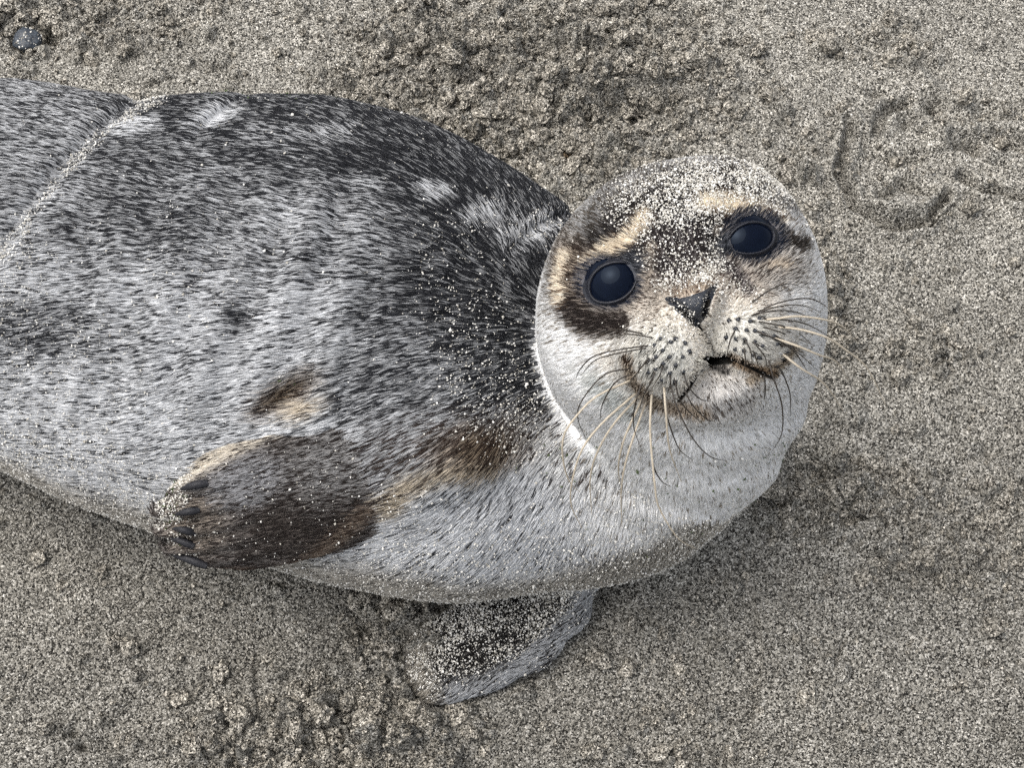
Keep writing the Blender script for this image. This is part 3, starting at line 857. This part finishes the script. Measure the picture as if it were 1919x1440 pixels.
# ------------------------------------------------------------------ whiskers
m_wd = simple_mat("whisker_dark", (.035, .028, .022), .4, .4, .3, 200)
m_wl = simple_mat("whisker_pale", (.46, .40, .31), .45, .35, .25, 200)
WH = [  # pale?, points (photo pixels) from root to tip
    (1, [(1185, 712), (1120, 742), (1083, 777), (1057, 816), (1055, 861), (1067, 903), (1087, 923)]),
    (0, [(1186, 690), (1132, 703), (1090, 752), (1083, 785), (1098, 823)]),
    (1, [(1195, 735), (1132, 790), (1093, 839), (1074, 894), (1070, 945), (1091, 991)]),
    (1, [(1200, 740), (1151, 794), (1119, 849), (1106, 900), (1109, 965)]),
    (1, [(1212, 750), (1187, 820), (1171, 874), (1164, 926), (1166, 988)]),
    (1, [(1205, 745), (1171, 820), (1159, 874), (1163, 910)]),
    (1, [(1222, 735), (1219, 775), (1219, 823), (1227, 907), (1235, 952), (1271, 1010), (1303, 1028)]),
    (1, [(1244, 720), (1248, 774), (1255, 842), (1277, 904)]),
    (0, [(1205, 715), (1193, 748), (1187, 797), (1203, 845)]),
    (0, [(1240, 735), (1248, 774), (1271, 839), (1298, 863)]),
    (0, [(1255, 715), (1268, 761), (1297, 820), (1329, 855), (1363, 865)]),
    (0, [(1262, 700), (1277, 755), (1319, 797)]),
    (0, [(1280, 725), (1297, 758), (1322, 784), (1352, 800)]),
    (0, [(1218, 760), (1222, 860), (1238, 900), (1258, 913)]),
    (0, [(1190, 700), (1154, 716), (1129, 758), (1125, 787)]),
    (0, [(1440, 670), (1448, 705), (1465, 758), (1465, 813), (1445, 849)]),
    (0, [(1462, 690), (1472, 712), (1481, 742), (1481, 781)]),
    (0, [(1432, 700), (1434, 730), (1431, 768)]),
    (0, [(1400, 575), (1423, 557), (1450, 540), (1478, 532), (1497, 536)]),
    (0, [(1412, 588), (1447, 572), (1483, 562), (1517, 560), (1542, 570), (1555, 582)]),
    (0, [(1400, 595), (1425, 585), (1458, 575), (1500, 572), (1538, 585)]),
    (0, [(1410, 592), (1428, 586), (1467, 582), (1500, 588), (1525, 602)]),
    (1, [(1425, 600), (1460, 597), (1492, 593), (1538, 598), (1570, 607), (1590, 622), (1600, 638)]),
    (0, [(1425, 600), (1472, 600), (1517, 610), (1563, 637)]),
    (0, [(1420, 603), (1432, 605), (1467, 612), (1500, 627), (1520, 645)]),
    (0, [(1425, 612), (1460, 622), (1525, 647)]),
    (0, [(1415, 620), (1433, 627), (1467, 643), (1500, 665), (1533, 695)]),
    (1, [(1440, 630), (1492, 648), (1533, 665), (1567, 678), (1590, 712)]),
    (0, [(1456, 645), (1482, 653), (1500, 675), (1512, 695)]),
    (1, [(1450, 612), (1500, 618), (1550, 633), (1583, 655), (1625, 690), (1660, 760)]),
    (1, [(1462, 660), (1500, 690), (1545, 720), (1580, 770)]),
    (0, [(1455, 680), (1462, 693), (1475, 718)]),
    (0, [(1396, 636), (1398, 640), (1407, 660), (1410, 688)]),
    (0, [(1411, 641), (1415, 645), (1433, 668), (1438, 690)]),
    (0, [(1411, 658), (1413, 663), (1425, 695)]),
    (0, [(1394, 652), (1395, 658), (1397, 680), (1390, 713)]),
    (0, [(1225, 647), (1163, 655), (1113, 668), (1087, 693), (1078, 713)]),
    (0, [(1216, 652), (1197, 655), (1147, 665), (1113, 677), (1088, 705)]),
    (0, [(1225, 634), (1212, 631), (1172, 627), (1130, 638)]),
    (0, [(1205, 626), (1197, 624), (1155, 617), (1118, 628)]),
    (0, [(1216, 672), (1213, 675), (1188, 707), (1170, 735)]),
    (0, [(1229, 692), (1222, 712), (1205, 745), (1198, 775)]),
    (0, [(1255, 699), (1256, 720), (1248, 748)]),
    (0, [(1280, 696), (1290, 725), (1312, 748), (1330, 752)]),
    (0, [(1243, 681), (1238, 700), (1222, 728)]),
    (0, [(1379, 616), (1368, 640), (1362, 668)]),
]
for pale, pts in WH:
    P3 = []; rt = ray_t(sdf, *pts[0]) or .2; m_ = len(pts) - 1
    for i, (x, y) in enumerate(pts):
        s = i / m_
        st = ray_t(sdf, x, y); st = -1 if st is None else st
        P3.append(P(x, y, (rt - .0015) if i == 0 else max(st + .003 + .004 * s, rt + .008 * math.sin(s * 2.2) - .055 * s * s)))
    L = spline(P3, 18); s = np.linspace(0, 1, 18)
    r = (.00062 if pale else .00042) * np.interp(s, [0, .6, 1], [1, .8, .25])
    v, f = tube(L, r, 6)
    mesh_obj("whisker", v, f, m_wl if pale else m_wd, seal, True)
print("parts", time.time() - T00)

# ------------------------------------------------------------------ ground: one sheet, fine in the middle, out to the horizon
def axis_coords(a, b, h, far, n):
    mid = np.arange(a, b + h * .5, h)
    g = np.linspace(0, 1, n + 1)[1:]
    k = h * ((far / h) ** g)
    k = np.cumsum(np.geomspace(h * 1.1, h * 1.1 * (far / h) ** (1.0), n)) ; k = k * min(1, far / k[-1])
    return np.concatenate([a - k[::-1], mid, b + k])
GH = .00092
gx = axis_coords(-.375, .375, GH, 300, 44); gy = axis_coords(-.36, .40, GH, 300, 44)
nx_, ny_ = len(gx), len(gy)
GX, GY = np.meshgrid(gx, gy, indexing='ij')
G2 = np.stack([GX, GY], -1)
inner = (np.abs(GX) < .45) & (np.abs(GY) < .48)
H = np.zeros_like(GX)
H += .006 * fbm(G2, 5.0, 3, 60)
GP = np.stack([GX, GY, np.zeros_like(GX)], -1)
gpx, gpy = to_px(GP)
gpx = np.where(inner, gpx, -9999.); gpy = np.where(inner, gpy, -9999.)
def gblob(cx, cy, rx, ry, rot=0, soft=.6): return blob(gpx, gpy, cx, cy, rx, ry, rot, soft)
lump = np.clip(gblob(980, 170, 360, 190) + gblob(150, 40, 260, 70) * .6 + gblob(1640, 90, 120, 40) * .5 + gblob(1520, 330, 70, 120) * .35 + gblob(1800, 230, 110, 60) * .3 + gblob(600, 1390, 260, 110)
               + gblob(1560, 930, 130, 70) + gblob(760, 1190, 110, 90) + gblob(1820, 1020, 160, 120) * .6 + gblob(1545, 560, 60, 110) * .7 + gblob(1250, 1380, 160, 80) * .4
               + gblob(1700, 660, 160, 60) * .35, 0, 1.2)
H += inner * (.0010 + .0022 * lump) * fbm(G2, 42, 3, 63)
bl = np.abs(vnoise(G2, 150, 66)) ; bl2 = np.abs(vnoise(G2, 330, 67))
H += inner * ((.00045 + .0026 * lump) * (bl * 1.0 - .35) + (.0007 + .0004 * lump) * (bl2 - .35) + .00045 * vnoise(G2, 700, 68) + .00022 * rng.normal(0, 1, GX.shape))
def groove(pts, w, dep, up=0.0):
    global H
    dep, up = dep * 2.3, up * 2.4
    d = polydist(gpx, gpy, pts) + 5 * vnoise(G2, 120, 71) * min(1, w / 8)
    H -= dep * np.exp(-(d / w) ** 2)
    if up: H += up * np.exp(-((d - w * 1.9) / w) ** 2)
groove([(1592, 240), (1570, 330), (1598, 398), (1672, 432), (1738, 418), (1772, 372)], 9, .0045, .0022)
groove([(1610, 265), (1660, 300), (1720, 300)], 12, .003, .001)
groove([(1655, 372), (1690, 350), (1745, 365)], 10, .0035, .001)
groove([(1640, 250), (1660, 210), (1700, 195)], 10, .004, .001)
groove([(1790, 270), (1860, 262), (1919, 270)], 14, .005, .002)
groove([(1800, 330), (1840, 355), (1919, 374)], 8, .0045, .002)
groove([(1215, 40), (1217, 85), (1212, 135)], 3.5, .0045)
groove([(1143, 120), (1160, 150)], 3, .003)
groove([(1560, 1262), (1572, 1225), (1582, 1200)], 3, .0015)
groove([(1740, 432), (1760, 412), (1772, 405)], 3, .006)
groove([(340, 1290), (270, 1320), (200, 1380)], 30, .003); groove([(520, 1180), (440, 1240), (370, 1330)], 30, .0025)
def dent(cx, cy, rx, ry, dep, rot=0):
    global H
    a = math.radians(rot); dx, dy = gpx - cx, -(gpy - cy)
    u = (dx * math.cos(a) + dy * math.sin(a)) / rx; v = (-dx * math.sin(a) + dy * math.cos(a)) / ry
    H -= 2.0 * dep * np.exp(-(u * u + v * v))
for a in ((1195, 205, 80, 34, .011, 8), (1100, 215, 40, 22, .004, 0), (1752, 200, 16, 12, .007, 0), (1735, 170, 20, 10, -.003, 0), (1830, 280, 18, 14, .006, 0), (1700, 232, 16, 12, .004, 0),
          (1640, 180, 16, 8, .004, 0), (1845, 215, 30, 16, .004, 0), (1060, 300, 14, 9, .005, 0), (1235, 300, 40, 9, .006, 10), (432, 1352, 9, 9, .007, 0), (632, 1338, 9, 9, .006, 0), (444, 1432, 8, 12, .007, 0),
          (640, 1385, 12, 10, .005, 0), (136, 1376, 10, 8, .005, 0), (152, 1400, 10, 8, .005, 0), (60, 72, 40, 24, .010, 10), (90, 60, 18, 10, .005, -30), (690, 1180, 20, 26, .004, 0), (1470, 935, 20, 14, .004, 0), (1590, 960, 26, 16, .005, 0),
          (1850, 845, 26, 14, .004, 0), (1545, 950, 18, 12, .005, 0), (300, 30, 20, 10, .004, 0), (655, 40, 16, 14, .006, 0), (780, 110, 22, 12, .005, 0), (1010, 95, 22, 12, .005, 0), (1380, 90, 16, 10, .004, 0), (1290, 40, 20, 12, .005, 0),
          (1100, 165, 110, 30, -.007, 5), (1240, 150, 70, 22, -.006, -10), (900, 200, 60, 30, -.005, 0), (830, 110, 50, 26, -.004, 0), (1580, 925, 40, 20, -.004, 0), (1690, 120, 70, 12, -.004, -35), (1790, 195, 50, 10, -.004, -25), (1690, 395, 50, 22, -.0035, 10)):
    dent(*a)
# crumbs of damp sand pressed up out of the sheet
ci = np.argwhere(inner & (gpx > -60) & (gpx < 1980) & (gpy > -60) & (gpy < 1500))
cw = (lump[ci[:, 0], ci[:, 1]] ** 1.5 + .035); cw = np.cumsum(cw / cw.sum())
pick = ci[np.minimum(np.searchsorted(cw, rng.random(4200)), len(ci) - 1)]
rr_ = np.clip(rng.pareto(1.7, len(pick)) * .0017 + .0015, 0, .0125)
for (i, j), r in zip(pick, rr_):
    k = int(r / GH) + 1
    i0, i1, j0, j1 = max(i - k, 0), min(i + k + 1, nx_), max(j - k, 0), min(j + k + 1, ny_)
    if gx[i1 - 1] - gx[i0] > .05 or gy[j1 - 1] - gy[j0] > .05: continue
    dx = (GX[i0:i1, j0:j1] - gx[i]) / r; dy = (GY[i0:i1, j0:j1] - gy[j]) / (r * .8)
    q = 1 - dx * dx - dy * dy - .9 * bl[i0:i1, j0:j1]
    H[i0:i1, j0:j1] += np.sqrt(np.maximum(q, 0)) * min(r, .007) * .95
# the seal's weight: sand heaps a little against it
near = inner & (np.abs(GX) < .44)
pts = np.stack([GX[near], GY[near], np.full(near.sum(), .004)], 1).astype(f32)
dB = sdf(pts)
Hn = H[near]
Hn = Hn + .0085 * np.exp(-((dB - .004) / .010) ** 2) * (.6 + .6 * vnoise(G2[near], 30, 95)) - .004 * np.exp(-((dB - .034) / .016) ** 2)
Hn = np.where(dB < -.012, np.minimum(Hn, -.004), Hn)
H[near] = Hn
# far dunes stay gentle
rad_ = np.hypot(GX, GY)
H += sstep(.6, 6, rad_) * .03 * fbm(G2, .8, 3, 80) + sstep(8, 60, rad_) * .4 * vnoise(G2, .05, 81)
V = np.stack([GX, GY, H], -1).reshape(-1, 3)
I = np.arange(nx_ * ny_).reshape(nx_, ny_)
F = np.stack([I[:-1, :-1], I[1:, :-1], I[1:, 1:], I[:-1, 1:]], -1).reshape(-1, 4)

def sand_mat(name, tint=(1, 1, 1), shaded=False):
    m, nt, b = new_mat(name)
    L = nt.links.new
    tc = node(nt, "ShaderNodeTexCoord")
    v1 = node(nt, "ShaderNodeTexVoronoi", Scale=1150.0); v2 = node(nt, "ShaderNodeTexVoronoi", Scale=620.0)
    n1 = node(nt, "ShaderNodeTexNoise", Scale=55.0, Detail=5.0); n2 = node(nt, "ShaderNodeTexNoise", Scale=7.0, Detail=3.0)
    for k in (v1, v2, n1, n2): L(tc.outputs["Object"], k.inputs["Vector"])
    sx = node(nt, "ShaderNodeSeparateColor"); L(v1.outputs["Color"], sx.inputs[0])
    rp = node(nt, "ShaderNodeValToRGB"); r = rp.color_ramp; r.interpolation = 'LINEAR'
    pal = [(0.0, (.010, .009, .008)), (.22, (.042, .040, .035)), (.40, (.160, .155, .140)), (.60, (.255, .247, .225)), (.84, (.39, .38, .35)), (1.0, (.66, .65, .62))]
    r.elements[0].position = pal[0][0]; r.elements[0].color = (*pal[0][1], 1); r.elements[1].position = 1.0; r.elements[1].color = (*pal[-1][1], 1)
    for p_, c in pal[1:-1]:
        e = r.elements.new(p_); e.color = (*c, 1)
    L(sx.outputs[0], rp.inputs[0])
    sx2 = node(nt, "ShaderNodeSeparateColor"); L(v2.outputs["Color"], sx2.inputs[0])
    mr = node(nt, "ShaderNodeMapRange"); mr.inputs[3].default_value = .72; mr.inputs[4].default_value = 1.22; L(sx2.outputs[1], mr.inputs[0])
    mr2 = node(nt, "ShaderNodeMapRange"); mr2.inputs[1].default_value = .3; mr2.inputs[2].default_value = .7; mr2.inputs[3].default_value = .86; mr2.inputs[4].default_value = 1.12; L(n1.outputs[0], mr2.inputs[0])
    mr3 = node(nt, "ShaderNodeMapRange"); mr3.inputs[1].default_value = .3; mr3.inputs[2].default_value = .7; mr3.inputs[3].default_value = .90; mr3.inputs[4].default_value = 1.08; L(n2.outputs[0], mr3.inputs[0])
    mm = node(nt, "ShaderNodeMath", operation='MULTIPLY'); L(mr.outputs[0], mm.inputs[0]); L(mr2.outputs[0], mm.inputs[1])
    mm2 = node(nt, "ShaderNodeMath", operation='MULTIPLY'); L(mm.outputs[0], mm2.inputs[0]); L(mr3.outputs[0], mm2.inputs[1])
    # soft shade painted into the sand colour on the near side, with a wandering edge
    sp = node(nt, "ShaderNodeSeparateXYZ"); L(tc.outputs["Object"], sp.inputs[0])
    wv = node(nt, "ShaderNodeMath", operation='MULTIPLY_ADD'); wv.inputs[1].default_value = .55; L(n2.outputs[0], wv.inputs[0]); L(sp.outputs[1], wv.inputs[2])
    shade = node(nt, "ShaderNodeMapRange", interpolation_type='SMOOTHSTEP'); shade.inputs[1].default_value = -.06; shade.inputs[2].default_value = .50; shade.inputs[3].default_value = .70; shade.inputs[4].default_value = 1.0; L(wv.outputs[0], shade.inputs[0])
    if shaded:
        mm3 = node(nt, "ShaderNodeMath", operation='MULTIPLY'); L(mm2.outputs[0], mm3.inputs[0]); L(shade.outputs[0], mm3.inputs[1]); mm2 = mm3
    vm_ = node(nt, "ShaderNodeVectorMath", operation='SCALE'); L(rp.outputs[0], vm_.inputs[0]); L(mm2.outputs[0], vm_.inputs["Scale"])
    vt = node(nt, "ShaderNodeVectorMath", operation='MULTIPLY'); vt.inputs[1].default_value = tint; L(vm_.outputs[0], vt.inputs[0])
    L(vt.outputs[0], b.inputs["Base Color"])
    b1 = node(nt, "ShaderNodeBump", Strength=.9, Distance=.0007, invert=True); L(v1.outputs["Distance"], b1.inputs["Height"])
    b1.inputs["Height"].default_value = 0
    L(b1.outputs[0], b.inputs["Normal"])
    b.inputs["Roughness"].default_value = .85; b.inputs["Specular IOR Level"].default_value = .25
    return m
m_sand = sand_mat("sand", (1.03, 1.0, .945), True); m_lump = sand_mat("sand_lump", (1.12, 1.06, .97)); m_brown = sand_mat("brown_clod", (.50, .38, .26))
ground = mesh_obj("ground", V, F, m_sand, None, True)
tag(ground, "moist grey-beige beach sand with crumbs, grooves and a footprint", kind="structure")
print("ground", len(V), time.time() - T00)
def hgt(x, y):
    i = np.clip(np.searchsorted(gx, x), 0, nx_ - 1); j = np.clip(np.searchsorted(gy, y), 0, ny_ - 1)
    return H[i, j]
def on_ground(px, py):
    z = 0.0
    for _ in range(6):
        p = Pz(px, py, z); z = float(hgt(p[0], p[1]))
    return Pz(px, py, z)

# ------------------------------------------------------------------ loose things on the sand
def ico(sub):
    bm = bmesh.new(); bmesh.ops.create_icosphere(bm, subdivisions=sub, radius=1.0)
    v = np.array([x.co[:] for x in bm.verts]); f = np.array([[q.index for q in x.verts] for x in bm.faces]); bm.free()
    return v, f
IV3, IF3 = ico(4); IV1, IF1 = ico(2)
def rock(name, px, py, rx, ry, rz, mat, sink, amp, seed, label, cat, group=None):
    c = on_ground(px, py)
    n = fbm(IV3, 1.3, 2, seed)[:, None] * amp + fbm(IV3, 4.5, 3, seed + 5)[:, None] * amp * .45 + vnoise(IV3, 14, seed + 9)[:, None] * amp * .18
    v = IV3 * (1 + n) * np.array([rx, ry, rz]) * ps(-.06)
    v[:, 2] -= sink * rz * ps(-.06) - rz * ps(-.06)
    o = mesh_obj(name, v, IF3, mat, None, True); o.location = c
    return tag(o, label, cat, group)
m_peb, nt, b = new_mat("pebble_stone")
tc = node(nt, "ShaderNodeTexCoord"); vz = node(nt, "ShaderNodeTexNoise", Scale=700.0, Detail=4.0); rp = node(nt, "ShaderNodeValToRGB")
rp.color_ramp.elements[0].position = .35; rp.color_ramp.elements[0].color = (.012, .015, .022, 1); rp.color_ramp.elements[1].position = .72; rp.color_ramp.elements[1].color = (.06, .075, .09, 1)
nt.links.new(tc.outputs["Object"], vz.inputs[0]); nt.links.new(vz.outputs[0], rp.inputs[0]); nt.links.new(rp.outputs[0], b.inputs["Base Color"]); b.inputs["Roughness"].default_value = .5
peb = rock("pebble", 52, 78, 30, 30, 20, m_peb, .75, .16, 5, "small dark blue-black pebble half buried above the seal's back", "pebble")
for a in ((1530, 70, 27, 24, 16, m_lump, 1.05, .13, 11, "smooth flat clod of sand near the top right edge", "sand clod"),
          (1078, 233, 20, 19, 15, m_lump, 1.0, .25, 12, "rough sand clod beside the pit above the seal's head", "sand clod"),
          (1068, 287, 13, 12, 9, m_brown, .9, .25, 13, "small brown crumb just above where neck meets head", "clod"),
          (858, 1336, 22, 26, 14, m_lump, 1.0, .18, 14, "rounded sand clod just below the tip of the sandy flipper", "sand clod"),
          (846, 108, 24, 19, 14, m_lump, .95, .30, 15, "crumbly sand clod left of the pit near top edge", "sand clod"),
          (1580, 915, 30, 22, 15, m_lump, .95, .35, 16, "broken sand clod lying right of the white chest", "sand clod"),
          (1258, 130, 20, 17, 13, m_lump, .95, .30, 17, "sand clod at the foot of the thin upright crack", "sand clod"),
          (1100, 320, 20, 14, 12, m_lump, .95, .30, 18, "low sand clod between the seal's neck and the brown crumb", "sand clod")):
    rock("sand_clod" if a[5] is m_lump else "brown_clod", *a, None)
# small loose crumbs, too many to count
def scatter(name, P_, r_, base, mat, kind="stuff", squash=(.8, 1.0), parent=None):
    bv, bf = base
    n = len(P_)
    q = rng.normal(size=(n, 4)); q /= np.linalg.norm(q, axis=1)[:, None]
    w, x, y, z = q.T
    R = np.stack([np.stack([1 - 2 * (y * y + z * z), 2 * (x * y - z * w), 2 * (x * z + y * w)], -1),
                  np.stack([2 * (x * y + z * w), 1 - 2 * (x * x + z * z), 2 * (y * z - x * w)], -1),
                  np.stack([2 * (x * z - y * w), 2 * (y * z + x * w), 1 - 2 * (x * x + y * y)], -1)], 1)
    jit = bv[None] * (1 + rng.normal(0, .24, (n, len(bv), 1)))
    jit = jit * rng.uniform(.65, 1.2, (n, 1, 3))
    v = np.einsum('nij,nkj->nki', R, jit) * np.asarray(r_)[:, None, None] + P_[:, None, :]
    f = (bf[None] + (np.arange(n) * len(bv))[:, None, None]).reshape(-1, 3)
    o = mesh_obj(name, v.reshape(-1, 3), f, mat, parent, False)
    if kind: o["kind"] = kind
    return o
pick = ci[np.minimum(np.searchsorted(cw, rng.random(5000)), len(ci) - 1)]
Pp = np.stack([gx[pick[:, 0]], gy[pick[:, 1]], H[pick[:, 0], pick[:, 1]]], 1)
inside = sdf(Pp.astype(f32)) > .004
Pp = Pp[inside]
r_ = np.clip(rng.pareto(2.0, len(Pp)) * .0013 + .0009, 0, .0062)
Pp[:, 2] += r_ * .35
o = scatter("sand_crumbs", Pp, r_, (IV1, IF1), m_lump); tag(o, "loose crumbs of moist sand strewn over the beach", "sand crumbs")

# ------------------------------------------------------------------ sand grains and green specks on the coat
OV = np.array([(1, 0, 0), (-1, 0, 0), (0, 1, 0), (0, -1, 0), (0, 0, 1), (0, 0, -1)], float)
OF = np.array([(0, 2, 4), (2, 1, 4), (1, 3, 4), (3, 0, 4), (2, 0, 5), (1, 2, 5), (3, 1, 5), (0, 3, 5)])
def gmix(lst, x, y):
    s = np.zeros_like(x)
    for cx, cy, rx, ry, rot, w in lst: s = s + w * blob(x, y, cx, cy, rx, ry, rot, .5)
    return s
tn = .45 * vnoise(tp, 260, 91) + .35 * vnoise(tp, 90, 92)
wh = gmix([(1285, 368, 120, 50, 12, 3.6), (1428, 360, 48, 38, -40, 3.2), (1275, 440, 80, 66, 0, 1.6), (1300, 512, 66, 26, 18, 2.6), (1380, 548, 70, 24, -35, 1.0),
           (1190, 352, 70, 30, 30, .35), (1300, 570, 40, 30, 0, .5), (1245, 622, 66, 34, 10, .8), (1380, 590, 60, 20, 0, .4)], tx, ty) + .012
wb = gmix([(20, 520, 70, 90, 0, 1.6), (80, 650, 140, 60, 0, 1.0), (850, 560, 80, 140, 10, .9), (930, 700, 120, 130, 0, 1.2), (1000, 790, 70, 90, 0, 1.5), (910, 780, 100, 60, 0, 1.1),
           (860, 430, 80, 36, 20, .6), (1000, 425, 60, 36, 0, .8), (300, 500, 220, 120, 0, .25), (120, 780, 200, 90, 0, .6)], tx, ty)
wb = wb + 5.0 * (1 - sstep(.4, 1.2, polydist(tx, ty, [(300, 178), (200, 248), (130, 312), (60, 395), (0, 480), (-30, 560)]) / np.clip(13 + 26 * tn, 4, 34))) * sstep(150, 215, ty) + .05
_cy = np.interp(tp[:, 0], BX, BYC); _a = np.interp(tp[:, 0], BX, BA)
wb = wb + 2.2 * sstep(-.80, -1.0, (tp[:, 1] - _cy) / _a)
wf = gmix([(325, 935, 26, 60, -15, 5.0), (345, 1010, 30, 40, 0, 1.2), (480, 960, 160, 90, 0, .10)], tx, ty) + .03
wf2 = 3.0 * (1 - .93 * (1 - sstep(.5, 1.4, polydist(tx, ty, [(1125, 1085), (1085, 1160), (1015, 1228), (935, 1278), (840, 1300)]) / 26))) * (1 - .55 * blob(tx, ty, 900, 1215, 60, 26, 20))
wt = np.where(tpart == 1, wh, np.where(tpart == 0, wb, np.where(tpart == 2, wf, wf2)))
vis = (tnz > -.5) & (tp[:, 2] > -.004) & (tx > -120)
infl = np.ones(len(tri))
for e in EYES: infl *= np.where((np.hypot(tx - e['px'], ty - e['py']) < 62) & (tpart == 1), .03, 1)
gp = []
for k, cnt in ((0, 20000), (1, 19000), (2, 2600), (3, 6500)):
    gp.append(sample(cnt, np.clip(wt * (1 + 1.3 * tn), 0, 9) * vis * infl * (tpart == k)))
p, nn, part = [np.concatenate([g[i] for g in gp]) for i in range(3)]
r_ = np.clip(rng.lognormal(math.log(.00034), .38, len(p)), .00016, .0009) * np.where(part == 3, 1.15, 1)
p = p + nn * rng.uniform(.0006, .0018, len(p))[:, None]
m_grain = bpy.data.materials.new("grain"); m_grain.use_nodes = True
nt = m_grain.node_tree; b = nt.nodes["Principled BSDF"]
ge = node(nt, "ShaderNodeNewGeometry"); rp = node(nt, "ShaderNodeValToRGB")
rp.color_ramp.elements[0].color = (.30, .275, .225, 1); rp.color_ramp.elements[1].color = (.88, .86, .81, 1)
e_ = rp.color_ramp.elements.new(.35); e_.color = (.68, .65, .58, 1)
nt.links.new(ge.outputs["Random Per Island"], rp.inputs[0]); nt.links.new(rp.outputs[0], b.inputs["Base Color"]); b.inputs["Roughness"].default_value = .6
o = scatter("sand_grains", p, r_, (OV, OF), m_grain); tag(o, "pale sand grains stuck to the seal's head, back and flippers", "sand grains")
# grains on the pebble
cp = np.array(peb.location); pv = np.array([v.co[:] for v in peb.data.vertices]) + cp
sel = rng.choice(np.where(pv[:, 2] > cp[2] + .001)[0], 46, replace=False)
o = scatter("pebble_grains", pv[sel], np.full(46, .0006) * rng.uniform(.6, 1.9, 46), (OV, OF), m_grain); tag(o, "pale sand grains clinging to the dark pebble", "sand grains")
wg = np.where(tpart == 2, gmix([(325, 935, 20, 52, -15, 6.0), (340, 985, 16, 30, 0, 3)], tx, ty), np.where((tpart == 1) | (tpart == 0),
     gmix([(1250, 920, 200, 90, 10, .12), (1060, 870, 60, 60, 0, .25), (1010, 900, 70, 50, 0, .2), (1450, 850, 60, 60, 0, .25), (560, 180, 200, 14, 0, .35), (545, 715, 20, 14, 0, .8)], tx, ty), 0))
p, nn, part = sample(330, wg * vis)
p = p + nn * rng.uniform(.0006, .0016, len(p))[:, None]
m_alg = simple_mat("alga", (.060, .085, .030), .6, .3, .6, 900)
o = scatter("algae_flecks", p, rng.uniform(.0005, .0011, len(p)), (OV * np.array([1.3, .7, .35]), OF), m_alg); tag(o, "tiny green algae flecks caught in the seal's coat", "algae")
print("done", time.time() - T00)
